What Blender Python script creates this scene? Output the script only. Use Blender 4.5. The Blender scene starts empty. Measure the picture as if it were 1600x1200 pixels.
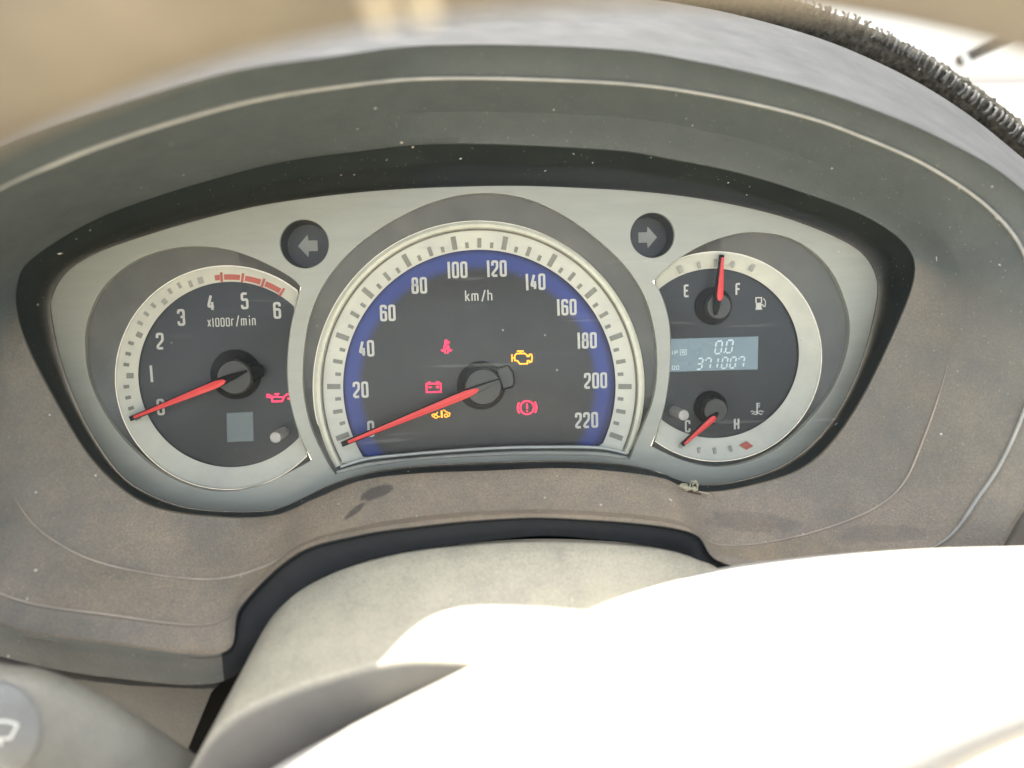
import bpy, bmesh, math, random
from mathutils import Vector, Matrix
random.seed(7)
SC = bpy.context.scene
COL = SC.collection
R = math.radians

# ------------------------------------------------------------------ camera, world, sun, exposure
# Local frame of the instrument panel: x right, y up along the panel, z out of the panel to the driver (metres).
FPX = 1250.0                 # focal length in pixels of the 1600x1200 photograph
DIST = 0.3125                # camera to panel
FOOT = (712.0, 492.0)        # pixel in which the panel's normal is seen end-on
ROLL = R(-1.8)
TILT = R(15)                 # how far the panel leans back
d0 = Vector(((FOOT[0]-800)/FPX, (600-FOOT[1])/FPX, -1)).normalized()
RC = Matrix.Rotation(ROLL, 3, 'Z') @ d0.rotation_difference(Vector((0, 0, -1))).to_matrix()
def _ray(u, v): return RC @ Vector(((u-800)/FPX, (600-v)/FPX, -1))
_o = _ray(748, 604); _o *= DIST/-_o.z
CAMP = Vector((-_o.x, -_o.y, DIST))
def P(u, v, z=0.0):
    """Measured spot of the photograph at height z over the panel -> panel coordinates."""
    d = _ray(u, v); return CAMP + d*((z-DIST)/d.z)
def Q(pt): return P(*pt)
def CAMPT(x, y, dist): return CAMP + RC @ Vector((x, y, -dist))
M = Matrix.Translation((0, 0, 0.95)) @ Matrix.Rotation(R(90)-TILT, 4, 'X')

cam = bpy.data.cameras.new('camera'); camo = bpy.data.objects.new('camera', cam); COL.objects.link(camo)
cam.sensor_width = 36; cam.lens = 36*FPX/1600; cam.clip_start = 0.005; cam.clip_end = 3000
camo.matrix_world = M @ Matrix.Translation(CAMP) @ RC.to_4x4()
cam.dof.use_dof = True; cam.dof.focus_distance = 0.318; cam.dof.aperture_fstop = 5.0
SC.camera = camo

SUN_L = Vector((0.03, 1.0, -0.075)).normalized()          # direction to the sun, panel coordinates
SUN_W = (M.to_3x3() @ SUN_L).normalized()
w = bpy.data.worlds.new('World'); SC.world = w; w.use_nodes = True
nt = w.node_tree; bg = nt.nodes['Background']
sky = nt.nodes.new('ShaderNodeTexSky'); sky.sky_type = 'NISHITA'; sky.sun_disc = False
sky.sun_elevation = math.asin(SUN_W.z); sky.sun_rotation = math.atan2(SUN_W.x, SUN_W.y)
sky.dust_density = 3.0; sky.air_density = 1.0
hs = nt.nodes.new('ShaderNodeHueSaturation'); hs.inputs['Saturation'].default_value = .42      # hazy, whitish sky
nt.links.new(sky.outputs[0], hs.inputs['Color']); nt.links.new(hs.outputs[0], bg.inputs[0]); bg.inputs[1].default_value = 0.15
sl = bpy.data.lights.new('sun', 'SUN'); sl.energy = 4.0; sl.angle = R(0.53); sl.color = (1, .95, .86)
so = bpy.data.objects.new('sun', sl); COL.objects.link(so)
so.rotation_euler = SUN_W.to_track_quat('Z', 'Y').to_euler(); so.location = (0, 0, 3)
SC.view_settings.view_transform = 'Standard'; SC.view_settings.look = 'None'
SC.view_settings.gamma = 1; SC.view_settings.exposure = 2.2
SC.cycles.use_denoising = True
SC.cycles.max_bounces = 6; SC.cycles.transparent_max_bounces = 6
SC.cycles.use_adaptive_sampling = True; SC.cycles.adaptive_threshold = .02
SC.render.film_transparent = False

# ------------------------------------------------------------------ materials
MATS = {}
PX = .25e-3
DASHB = P(800, 1000, .03)
def mat(name, c1, c2=None, scale=60, rough=.5, metal=0, bump=0, bscale=800, speck=0, dust=0, dustcol=(.42, .35, .27),
        emit=None, estr=0, coat=0, spec=.5, stretch=(1, 1, 1), scratch=0, dust_lo=-.2, dust_hi=1.0, stains=()):
    m = bpy.data.materials.new(name); m.use_nodes = True; MATS[name] = m
    n = m.node_tree.nodes; L = m.node_tree.links.new; b = n['Principled BSDF']
    tc = n.new('ShaderNodeTexCoord'); mp = n.new('ShaderNodeMapping'); mp.inputs['Scale'].default_value = stretch
    L(tc.outputs['Object'], mp.inputs[0])
    def noise(s, detail=5, r=.6, vec=mp):
        t = n.new('ShaderNodeTexNoise'); t.inputs['Scale'].default_value = s; t.inputs['Detail'].default_value = detail
        t.inputs['Roughness'].default_value = r; L(vec.outputs[0], t.inputs['Vector']); return t
    def ramp(src, lo, hi):
        r = n.new('ShaderNodeMapRange'); r.inputs[1].default_value = lo; r.inputs[2].default_value = hi; L(src, r.inputs[0]); return r.outputs[0]
    def mixc(fac, a, bb):
        x = n.new('ShaderNodeMix'); x.data_type = 'RGBA'; L(fac, x.inputs[0])
        for sck, val in ((x.inputs[6], a), (x.inputs[7], bb)):
            if isinstance(val, tuple): sck.default_value = (*val[:3], 1)
            else: L(val, sck)
        return x.outputs[2]
    def mathn(op, a, bb):
        x = n.new('ShaderNodeMath'); x.operation = op
        for sck, val in ((x.inputs[0], a), (x.inputs[1], bb)):
            if isinstance(val, (int, float)): sck.default_value = val
            else: L(val, sck)
        return x.outputs[0]
    c2 = c2 or tuple(x*.8 for x in c1)
    n0_ = noise(scale, 3).outputs[0]
    col = mixc(ramp(n0_, .3, .7), c1, c2)
    if dust:
        g = n.new('ShaderNodeNewGeometry'); sx = n.new('ShaderNodeSeparateXYZ'); L(g.outputs['Normal'], sx.inputs[0])
        up = ramp(sx.outputs['Z'], dust_lo, dust_hi)
        fac = mathn('MULTIPLY', mathn('MULTIPLY', up, dust), mathn('ADD', mathn('MULTIPLY', ramp(noise(38, 5, .72).outputs[0], .3, .75), .62), .56))
        gr = ramp(noise(1500, 1, .8).outputs[0], .38, .68)
        fac = mathn('MULTIPLY', fac, mathn('ADD', mathn('MULTIPLY', gr, .5), .72))
        cl = n.new('ShaderNodeClamp'); L(fac, cl.inputs[0]); cl.inputs['Max'].default_value = .92
        col = mixc(cl.outputs[0], col, dustcol)
    for (su, sv, sz, sa, sl_, sw_, sd_) in stains:
        mp3 = n.new('ShaderNodeMapping'); mp3.vector_type = 'TEXTURE'; mp3.inputs['Location'].default_value = P(su, sv, sz)-DASHB
        mp3.inputs['Rotation'].default_value = (0, 0, R(sa)); mp3.inputs['Scale'].default_value = (sl_*PX/2, sw_*PX/2, .02); L(tc.outputs['Object'], mp3.inputs[0])
        vl = n.new('ShaderNodeVectorMath'); vl.operation = 'LENGTH'; L(mp3.outputs[0], vl.inputs[0])
        wob = mathn('ADD', vl.outputs['Value'], mathn('MULTIPLY', noise(260, 3, .6).outputs[0], .9))
        r3 = ramp(wob, 1.55, 1.25); col = mixc(mathn('MULTIPLY', r3, sd_), col, (.045, .04, .036))
    if scratch:
        mp2 = n.new('ShaderNodeMapping'); mp2.inputs['Scale'].default_value = (18, 260, 100); mp2.inputs['Rotation'].default_value = (0, 0, .12); L(tc.outputs['Object'], mp2.inputs[0])
        s2 = ramp(noise(1.6, 3, .5, mp2).outputs[0], .66, .72)
        col = mixc(mathn('MULTIPLY', s2, scratch), col, (.6, .58, .5))
    if speck:
        v = n.new('ShaderNodeTexVoronoi'); v.inputs['Scale'].default_value = 150; L(tc.outputs['Object'], v.inputs['Vector'])
        sc = n.new('ShaderNodeSeparateColor'); L(v.outputs['Color'], sc.inputs[0])
        size = mathn('MULTIPLY', mathn('POWER', sc.outputs[0], 5.0), .085)
        f = mathn('MULTIPLY', mathn('LESS_THAN', v.outputs['Distance'], size), speck)
        v2 = n.new('ShaderNodeTexVoronoi'); v2.inputs['Scale'].default_value = 900; L(tc.outputs['Object'], v2.inputs['Vector'])
        sc2 = n.new('ShaderNodeSeparateColor'); L(v2.outputs['Color'], sc2.inputs[0])
        f2 = mathn('MULTIPLY', mathn('LESS_THAN', v2.outputs['Distance'], mathn('MULTIPLY', mathn('POWER', sc2.outputs[0], 5.0), .2)), speck*.45)
        col = mixc(mathn('MAXIMUM', f, f2), col, (.75, .7, .6))
    L(col, b.inputs['Base Color'])
    rr = mathn('ADD', mathn('MULTIPLY', n0_, .24), rough-.12); L(rr, b.inputs['Roughness'])
    b.inputs['Metallic'].default_value = metal; b.inputs['Specular IOR Level'].default_value = spec
    b.inputs['Coat Weight'].default_value = coat; b.inputs['Coat Roughness'].default_value = .25
    if bump:
        bp = n.new('ShaderNodeBump'); bp.inputs['Strength'].default_value = bump; bp.inputs['Distance'].default_value = .0004
        L(noise(bscale, 1, .6).outputs[0], bp.inputs['Height']); L(bp.outputs[0], b.inputs['Normal'])
    if emit:
        b.inputs['Emission Color'].default_value = (*emit, 1); b.inputs['Emission Strength'].default_value = estr
    return m

mat('silver', (.415, .43, .37), (.37, .385, .335), 40, .5, .05, .08, 2500, speck=.4, stretch=(1, 6, 1), dust=.25)
mat('greywall', (.115, .118, .105), (.09, .095, .09), 90, .45, .1, 0, speck=.25)
mat('cream', (.68, .68, .56), (.57, .575, .50), 70, .5, 0, .05, 900, speck=.1, dust=.15)
mat('creamrim', (.74, .73, .57), (.60, .59, .47), 120, .5, 0, .1, 500)
mat('groove', (.16, .16, .12), rough=.6)
mat('tickgrey', (.20, .205, .17), (.25, .25, .21), 300, .5)
mat('tickpale', (.36, .36, .31), (.30, .30, .26), 300, .5)
mat('dialblack', (.013, .017, .018), (.019, .023, .024), 120, .42, 0, .03, 1500, speck=.25)
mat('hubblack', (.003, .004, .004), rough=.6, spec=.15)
mat('hubcap', (.040, .042, .038), (.05, .05, .045), 200, .38, 0, .05, 1500)
mat('whiteprint', (.58, .58, .52), (.5, .5, .45), 500, .5)
mat('greyprint', (.30, .31, .28), rough=.5)
mat('redprint', (.50, .11, .08), (.42, .10, .08), 200, .5)
mat('needlered', (.78, .06, .06), (.72, .05, .05), 200, .35, emit=(.9, .06, .05), estr=.02)
mat('lampred', (.5, .01, .05), rough=.5, emit=(1, .02, .07), estr=.62)
mat('lampamber', (.5, .2, .01), rough=.5, emit=(1, .33, .015), estr=.55)
mat('blackwall', (.012, .0165, .0155), (.017, .022, .020), 60, .55, 0, .05, 1600, speck=.6, spec=.2)
mat('wellblack', (.028, .032, .029), (.02, .024, .022), 90, .4, speck=.2)
mat('dashtop', (.042, .043, .041), (.034, .035, .034), 60, .75, 0, .4, 2400, spec=.12)
mat('paleedge', (.33, .33, .29), (.24, .24, .215), 90, .55, 0, .2, 1500)  # pale grey line colour for the hood's ridge
mat('faintedge', (.40, .34, .26), (.25, .215, .17), 70, .6, 0, .3, 1500)
mat('dash', (.066, .079, .076), (.058, .070, .068), 90, .6, 0, .6, 1500, speck=.55, dust=.85, dustcol=(.335, .260, .170), dust_lo=-.05, dust_hi=.95,
    stains=((588, 771, .026, 14, 50, 15, .7), (553, 802, .033, 32, 34, 8, .7), (1180, 818, .03, -6, 150, 26, .3), (1380, 832, .035, 4, 130, 22, .25)))
mat('rubber', (.011, .0135, .0155), (.015, .018, .020), 150, .65, 0, .3, 1800, dust=.06, spec=.2)
mat('lowpanel', (.105, .104, .092), (.085, .085, .076), 60, .6, 0, .4, 1500, dust=.3)
mat('column', (.16, .15, .13), (.115, .11, .098), 40, .5, 0, .35, 2000, speck=.3, dust=.95, dustcol=(.49, .45, .325), dust_lo=.3, dust_hi=.85)  # dust kept off the front face, its shade put into the darker base
mat('pad', (.36, .35, .32), (.3, .295, .27), 40, .45, 0, .3, 1500, dust=.4, dustcol=(.5, .46, .38))
mat('leather', (.20, .172, .122), (.07, .06, .042), 24, .5, 0, .6, 900)
mat('stitch', (.55, .50, .37), (.45, .4, .3), 200, .6)
mat('stalk', (.13, .13, .11), (.085, .085, .075), 60, .45, 0, .25, 1500, speck=.3, dust=.6, dustcol=(.32, .295, .21), dust_lo=.1)
mat('stalkknob', (.20, .20, .18), (.13, .13, .118), 60, .45)
mat('mat', (.085, .08, .066), (.025, .024, .02), 420, .9, 0, 1, 900, speck=.5, spec=.05)
mat('matstitch', (.17, .17, .16), (.08, .08, .075), 500, .9, spec=.05)
mat('chrome', (.60, .61, .55), (.5, .51, .47), 60, .3, .15)
mat('knob', (.50, .48, .44), (.36, .35, .32), 500, .45, .0, .3, 1500)
mat('lcd', (.17, .225, .245), (.125, .175, .195), 45, .3, emit=(.30, .45, .52), estr=.035)
mat('lcdoff', (.15, .19, .185), (.13, .165, .165), 90, .35)
mat('lcdink', (.50, .57, .59), rough=.4, emit=(.6, .75, .8), estr=.07)
mat('wiper', (.02, .02, .02), rough=.5)
mat('husk', (.50, .46, .32), (.36, .33, .22), 900, .6)
mat('huskbrown', (.15, .10, .075), (.1, .07, .05), 900, .6)
mat('sandground', (.42, .37, .29), (.34, .30, .24), .8, .9)

def dial_blue():
    """Speedometer face: near-black print with a royal-blue band along its rim."""
    m = mat('dialblue', (.020, .022, .020), (.03, .031, .028), 120, .42, 0, .03, 1500, speck=.25)
    n = m.node_tree.nodes; L = m.node_tree.links.new; b = n['Principled BSDF']
    src = b.inputs['Base Color'].links[0].from_socket
    tc = n.new('ShaderNodeTexCoord'); c = P(748, 603, -.009) - BASE['instrument_cluster']
    vm = n.new('ShaderNodeVectorMath'); vm.operation = 'DISTANCE'; L(tc.outputs['Object'], vm.inputs[0]); vm.inputs[1].default_value = c
    k = .25e-3*(DIST+.009)/DIST
    mr = n.new('ShaderNodeMapRange'); mr.interpolation_type = 'SMOOTHSTEP'
    mr.inputs[1].default_value = 176*k; mr.inputs[2].default_value = 193*k; L(vm.outputs['Value'], mr.inputs[0])
    mr2 = n.new('ShaderNodeMapRange'); mr2.inputs[1].default_value = 203*k; mr2.inputs[2].default_value = 211*k; L(vm.outputs['Value'], mr2.inputs[0])
    x2 = n.new('ShaderNodeMix'); x2.data_type = 'RGBA'; L(mr2.outputs[0], x2.inputs[0]); x2.inputs[6].default_value = (.024, .046, .215, 1); x2.inputs[7].default_value = (.010, .015, .085, 1)
    x = n.new('ShaderNodeMix'); x.data_type = 'RGBA'; L(mr.outputs[0], x.inputs[0]); L(src, x.inputs[6]); L(x2.outputs[2], x.inputs[7])
    L(x.outputs[2], b.inputs['Base Color'])

def lens_mat():
    m = bpy.data.materials.new('lens'); m.use_nodes = True; MATS['lens'] = m
    n = m.node_tree.nodes; L = m.node_tree.links.new; out = n['Material Output']; n.remove(n['Principled BSDF'])
    tr = n.new('ShaderNodeBsdfTransparent'); tr.inputs[0].default_value = (.97, .975, .96, 1)
    gl = n.new('ShaderNodeBsdfGlossy'); gl.inputs['Roughness'].default_value = .16
    df = n.new('ShaderNodeBsdfDiffuse'); df.inputs[0].default_value = (.62, .62, .55, 1)
    tc = n.new('ShaderNodeTexCoord')
    def noise(s, stretch, rot, lo, hi, amt):
        mp = n.new('ShaderNodeMapping'); mp.inputs['Scale'].default_value = stretch; mp.inputs['Rotation'].default_value = (0, 0, rot); L(tc.outputs['Object'], mp.inputs[0])
        t = n.new('ShaderNodeTexNoise'); t.inputs['Scale'].default_value = s; t.inputs['Detail'].default_value = 4; L(mp.outputs[0], t.inputs['Vector'])
        r = n.new('ShaderNodeMapRange'); r.inputs[1].default_value = lo; r.inputs[2].default_value = hi; r.inputs[4].default_value = amt; L(t.outputs[0], r.inputs[0]); return r.outputs[0]
    def add(a, b, op='ADD'):
        x = n.new('ShaderNodeMath'); x.operation = op; L(a, x.inputs[0])
        if isinstance(b, float): x.inputs[1].default_value = b
        else: L(b, x.inputs[1])
        return x.outputs[0]
    f = noise(25, (1, 1, 1), 0, .3, .75, .018)
    f = add(f, noise(60, (.25, 5, 1), .1, .67, .80, .14))
    f = add(f, noise(90, (.4, 5, 1), 1.2, .70, .82, .11))
    v = n.new('ShaderNodeTexVoronoi'); v.inputs['Scale'].default_value = 190; L(tc.outputs['Object'], v.inputs['Vector'])
    sc = n.new('ShaderNodeSeparateColor'); L(v.outputs['Color'], sc.inputs[0])
    p = n.new('ShaderNodeMath'); p.operation = 'POWER'; L(sc.outputs[0], p.inputs[0]); p.inputs[1].default_value = 8
    p2 = add(p.outputs[0], .085, 'MULTIPLY'); lt = n.new('ShaderNodeMath'); lt.operation = 'LESS_THAN'; L(v.outputs['Distance'], lt.inputs[0]); L(p2, lt.inputs[1])
    f = add(f, add(lt.outputs[0], .5, 'MULTIPLY'))
    f = add(f, .006)
    fr = n.new('ShaderNodeFresnel'); fr.inputs[0].default_value = 1.24
    m1 = n.new('ShaderNodeMixShader'); L(fr.outputs[0], m1.inputs[0]); L(tr.outputs[0], m1.inputs[1]); L(gl.outputs[0], m1.inputs[2])
    m2 = n.new('ShaderNodeMixShader'); L(f, m2.inputs[0]); L(m1.outputs[0], m2.inputs[1]); L(df.outputs[0], m2.inputs[2])
    L(m2.outputs[0], out.inputs['Surface'])
lens_mat()

# ------------------------------------------------------------------ object helpers
BASE = {}
def thing(name, label, cat, base, group=None):
    o = bpy.data.objects.new(name, None); COL.objects.link(o); o.empty_display_size = .02
    o.matrix_world = M @ Matrix.Translation(base); BASE[o.name] = Vector(base); o['base'] = tuple(base)
    o['label'] = label; o['category'] = cat
    if group: o['group'] = group
    return o
def mesh(name, verts, faces, material, parent, smooth=40, label=None, recalc=True):
    b = Vector(parent['base'])
    me = bpy.data.meshes.new(name); me.from_pydata([tuple(Vector(v)-b) for v in verts], [], faces)
    return _finish(name, me, material, parent, smooth, label, recalc)
def _finish(name, me, material, parent, smooth=40, label=None, recalc=True):
    if recalc:
        bm = bmesh.new(); bm.from_mesh(me); bmesh.ops.remove_doubles(bm, verts=bm.verts, dist=1e-7)
        bmesh.ops.recalc_face_normals(bm, faces=bm.faces); bm.to_mesh(me); bm.free()
    if smooth:
        me.polygons.foreach_set('use_smooth', [True]*len(me.polygons)); me.set_sharp_from_angle(angle=R(smooth))
    me.materials.append(MATS[material])
    o = bpy.data.objects.new(name, me); COL.objects.link(o); o.parent = parent; o['base'] = tuple(parent['base'])
    if label: o['label'] = label
    return o
def grid(rows, closed=False, caps=False):
    n = len(rows[0]); V = [p for r in rows for p in r]; F = []
    for i in range(len(rows)-1):
        for j in range(n if closed else n-1):
            k = (j+1) % n; F.append((i*n+j, i*n+k, (i+1)*n+k, (i+1)*n+j))
    if caps:
        F.append(tuple(range(n))); F.append(tuple(range((len(rows)-1)*n, len(rows)*n)))
    return V, F
def merge(*parts):
    V, F = [], []
    for v, f in parts:
        o = len(V); V += list(v); F += [tuple(i+o for i in q) for q in f]
    return V, F
def spline(pts, per=8, closed=True):
    """Catmull-Rom through tuples of any length."""
    n = len(pts); out = []
    for i in range(n if closed else n-1):
        g = (lambda k: pts[k % n]) if closed else (lambda k: pts[min(max(k, 0), n-1)])
        a, b, c, d = g(i-1), g(i), g(i+1), g(i+2)
        for s in range(per):
            t = s/per
            out.append(tuple(.5*(2*b[k]+(c[k]-a[k])*t+(2*a[k]-5*b[k]+4*c[k]-d[k])*t*t+(3*b[k]-a[k]-3*c[k]+d[k])*t**3) for k in range(len(b))))
    if not closed: out.append(tuple(pts[-1]))
    return out
def tube(path, radius, seg=12, caps=True, squash=None):
    rows = []; prev = None
    for i, p in enumerate(path):
        p = Vector(p); a = Vector(path[max(i-1, 0)]); b = Vector(path[min(i+1, len(path)-1)])
        t = (b-a).normalized(); ref = prev if prev else (Vector((0, 1, 0)) if abs(t.y) < .9 else Vector((1, 0, 0)))
        x = (ref-t*ref.dot(t)).normalized(); prev = x; y = t.cross(x)
        r = radius[i] if isinstance(radius, (list, tuple)) else radius
        rows.append([p+(x*math.cos(2*math.pi*k/seg)+y*math.sin(2*math.pi*k/seg)*(squash or 1))*r for k in range(seg)])
    return grid(rows, True, caps)
def plate(name, splines, z0, z1, bevel, material, parent, offset=True, label=None):
    """Flat plate with holes cut along pixel outlines, rounded edges."""
    cu = bpy.data.curves.new(name, 'CURVE'); cu.dimensions = '2D'; cu.fill_mode = 'BOTH'
    cu.extrude = max((z1-z0)/2-bevel, 1e-5); cu.bevel_depth = bevel; cu.bevel_resolution = 2
    if offset: cu.offset = -bevel
    b = Vector(parent['base'])
    for pts in splines:
        s = cu.splines.new('POLY'); s.points.add(len(pts)-1); s.use_cyclic_u = True
        for q, p in zip(s.points, pts): q.co = (p[0]-b.x, p[1]-b.y, 0, 1)
    t = bpy.data.objects.new('tmp', cu); COL.objects.link(t)
    dg = bpy.context.evaluated_depsgraph_get(); me = bpy.data.meshes.new_from_object(t.evaluated_get(dg))
    bpy.data.objects.remove(t); bpy.data.curves.remove(cu)
    me.materials.clear(); me.transform(Matrix.Translation((0, 0, (z0+z1)/2-b.z)))
    return _finish(name, me, material, parent, 12, label)

# ------------------------------------------------------------------ strokes and glyphs
def rounded(pts, r, closed=False, seg=4):
    n = len(pts); out = []
    for i in range(n):
        p = Vector(pts[i])
        if not closed and i in (0, n-1): out.append(p); continue
        a = Vector(pts[i-1]); b = Vector(pts[(i+1) % n]); da, db = a-p, b-p
        rr = min(r, da.length*.48, db.length*.48)
        s, e = p+da.normalized()*rr, p+db.normalized()*rr
        for k in range(seg+1):
            t = k/seg; out.append(s*(1-t)**2+p*2*t*(1-t)+e*t*t)
    return out
def ribbon(pts, w, closed=False):
    pts = [Vector(p) for p in pts]; n = len(pts); Lp, Rp = [], []
    for i in range(n):
        p = pts[i]
        a = pts[i-1] if (closed or i > 0) else None; b = pts[(i+1) % n] if (closed or i < n-1) else None
        d1 = (p-a).normalized() if a is not None else (b-p).normalized()
        d2 = (b-p).normalized() if b is not None else d1
        n1, n2 = Vector((-d1.y, d1.x)), Vector((-d2.y, d2.x)); m = n1+n2
        m = m.normalized() if m.length > 1e-6 else n1
        k = w/2/max(m.dot(n1), .5); Lp.append(p+m*k); Rp.append(p-m*k)
    V = Lp+Rp; F = []
    for i in range(n if closed else n-1):
        j = (i+1) % n; F.append((i, j, n+j, n+i))
    return V, F
def disc2(c, r, n=16): return [Vector((c[0]+r*math.cos(2*math.pi*k/n), c[1]+r*math.sin(2*math.pi*k/n))) for k in range(n)]
def arc2(c, r, a0, a1, n=10): return [(c[0]+r*math.cos(R(a0+(a1-a0)*k/n)), c[1]+r*math.sin(R(a0+(a1-a0)*k/n))) for k in range(n+1)]
G = {  # strokes in a 1x1 box; 'c' closes the stroke
 '0': ['c', [(0,0),(1,0),(1,1),(0,1)]], '1': [[(.55,0),(.45,1)]],
 '2': [[(0,.72),(0,1),(1,1),(1,.56),(0,.16),(0,0)],[(0,0),(1,0)]],
 '3': [[(0,.76),(0,1),(1,1),(1,.53),(.4,.53)],[(.4,.53),(1,.53),(1,0),(0,0),(0,.24)]],
 '4': [[(.78,0),(.78,.55)],[(.62,1),(.02,.24),(1.1,.24)]], '5': [[(1,1),(.06,1),(.04,.56),(1,.6),(1,0),(0,0),(0,.22)]],
 '6': [[(1,.78),(1,1),(0,1),(0,0),(1,0),(1,.57),(0,.57)]], '8': ['c',[(0,0),(1,0),(1,.53),(0,.53)],'c',[(.06,.53),(.94,.53),(.94,1),(.06,1)]],
 'E': [[(1,1),(0,1),(0,0),(1,0)],[(0,.52),(.85,.52)]], 'F': [[(1,1),(0,1),(0,0)],[(0,.52),(.85,.52)]],
 'C': [[(1,.7),(1,1),(0,1),(0,0),(1,0),(1,.3)]], 'H': [[(0,0),(0,1)],[(1,0),(1,1)],[(0,.5),(1,.5)]],
 'k': [[(0,0),(0,1.3)],[(.9,.85),(.05,.38)],[(.3,.5),(1,0)]], 'm': [[(0,0),(0,.85)],[(0,.7),(0,.85),(.8,.85),(.8,0)],[(.8,.7),(.8,.85),(1.6,.85),(1.6,0)]],
 '/': [[(0,-.1),(.9,1.3)]], 'h': [[(0,0),(0,1.3)],[(0,.7),(0,.85),(1,.85),(1,0)]],
 'x': [[(0,0),(.9,.85)],[(0,.85),(.9,0)]], 'r': [[(0,0),(0,.85)],[(0,.6),(0,.85),(.7,.85)]],
 'i': [[(0,0),(0,.85)],[(0,1.08),(0,1.25)]], 'n': [[(0,0),(0,.85)],[(0,.6),(0,.85),(.9,.85),(.9,0)]],
 'R': [[(0,0),(0,1),(1,1),(1,.5),(0,.5)],[(.5,.5),(1,0)]], 'I': [[(0,0),(0,1)]], 'P': [[(0,0),(0,1),(1,1),(1,.45),(0,.45)]],
 'A': [[(0,0),(0,1),(1,1),(1,0)],[(0,.45),(1,.45)]], 'D': ['c',[(0,0),(1,0),(1,1),(0,1)]], 'O': ['c',[(0,0),(1,0),(1,1),(0,1)]], 'T': [[(0,1),(1,1)],[(.5,0),(.5,1)]],
}
ADV = {'1': .55, 'm': 1.72, 'r': .85, 'i': .42, 'I': .5, '/': .98}
def glyph(ch, w, h, sw, x0, y0, rad=.32, shear=0):
    out = []; closed = False; ww, hh = w-sw, h-sw
    for s in G[ch]:
        if s == 'c': closed = True; continue
        pts = [(x0+sw/2+p[0]*ww, y0+sw/2+p[1]*hh) for p in s]
        if ch == '1': pts = [(x0+sw/2, y0), (x0+sw/2-.3, y0+h)]
        pts = rounded(pts, rad*ww, closed)
        out.append(ribbon(pts, sw, closed)); closed = False
    v, f = merge(*out)
    return [Vector((p.x+shear*(p.y-y0), p.y)) for p in v], f
PX = .25e-3
def flat(name, geo, u, v, z, material, parent, sx=1.0, rot=0, label=None):
    """Flat print: 2D geometry in photo pixels round a spot on the dial."""
    c = P(u, v, z); k = PX*(DIST-z)/DIST; ca, sa = math.cos(rot), math.sin(rot)
    V = [c+Vector(((p[0]*ca-p[1]*sa)*sx*k, (p[0]*sa+p[1]*ca)*k, 0)) for p in geo[0]]
    o = mesh(name, V, geo[1], material, parent, 0, label, False)
    if geo[1]:
        me = o.data
        if sum(p.normal.z*p.area for p in me.polygons) < 0: me.flip_normals()
    return o
def text(s, w, h, sw, gap):
    x = 0; gs = []
    for ch in s:
        gs.append(glyph(ch, w, h, sw, x, -h/2)); x += (sw if ch == '1' else w*ADV.get(ch, 1))+gap
        if ch == '1': x += .6
    tw = x-gap; v, f = merge(*gs)
    return [Vector((p.x-tw/2, p.y)) for p in v], f
def poly(pts): return [Vector(p) for p in pts], [tuple(range(len(pts)))]
def wire(pts, w, closed=False, rad=0): return ribbon(rounded(pts, rad, closed) if rad else [Vector(p) for p in pts], w, closed)
def ring2(c, r, w, n=24): return ribbon(disc2(c, r, n), w, True)
SEG = {'0': 'abcdef', '1': 'bc', '3': 'abcdg', '7': 'abcf'}
def sevenseg(ch, w, h, t, x0, shear=.22):
    q = {'a': ((0, h/2), (w, h/2)), 'b': ((w, h/2), (w, 0)), 'c': ((w, 0), (w, -h/2)), 'd': ((0, -h/2), (w, -h/2)), 'e': ((0, 0), (0, -h/2)), 'f': ((0, h/2), (0, 0)), 'g': ((0, 0), (w, 0))}
    out = []
    for s in SEG[ch]:
        if ch == '7' and s == 'f': q['f'] = ((0, h/2), (0, h*.2))
        a, b = Vector(q[s][0]), Vector(q[s][1]); d = (b-a).normalized()*t*.55
        out.append(ribbon([a+d, b-d], t))
    v, f = merge(*out); return [Vector((p.x+x0+shear*p.y, p.y)) for p in v], f

# ------------------------------------------------------------------ setting
def ground():
    s = 1200; me = bpy.data.meshes.new('ground'); me.from_pydata([(-s, -s, 0), (s, -s, 0), (s, s, 0), (-s, s, 0)], [], [(0, 1, 2, 3)])
    me.materials.append(MATS['sandground']); o = bpy.data.objects.new('ground', me); COL.objects.link(o)
    o['kind'] = 'structure'; o['label'] = 'bright sunlit ground outside the windscreen'
ground()

# ------------------------------------------------------------------ dashboard: binnacle hood round the panel
# 30 stations clockwise from the top centre: (u, v, z)
L1 = [(705,225),(950,235),(1050,250),(1150,270),(1250,300),(1350,338),(1413,382),(1427,430),(1398,512),(1331,644),(1262,724),(1170,758),(1088,767),(1022,744),(890,731),(760,735),(655,739),(565,750),(492,779),(430,804),(345,806),(235,788),(152,724),(85,618),(35,515),(27,445),(58,398),(180,330),(400,262),(565,236)]
CR = [(700,175),(950,182),(1080,200),(1200,228),(1310,268),(1420,320),(1485,390),(1502,460),(1488,545),(1447,675),(1394,775),(1270,832),(1130,852),(1052,813),(885,797),(760,799),(652,808),(560,823),(473,848),(415,884),(325,905),(187,887),(96,852),(30,790),(-40,640),(-50,480),(0,380),(130,290),(380,215),(552,189)]
L2 = [(698,122),(950,129),(1100,147),(1250,180),(1350,215),(1450,260),(1545,325),(1602,400),(1630,520),(1598,648),(1535,768),(1430,866),(1142,872),(1066,822),(883,804),(760,806),(650,816),(558,830),(467,857),(390,922),(330,975),(167,960),(21,935),(-60,880),(-140,720),(-160,520),(-80,350),(100,250),(350,168),(540,134)]
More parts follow.
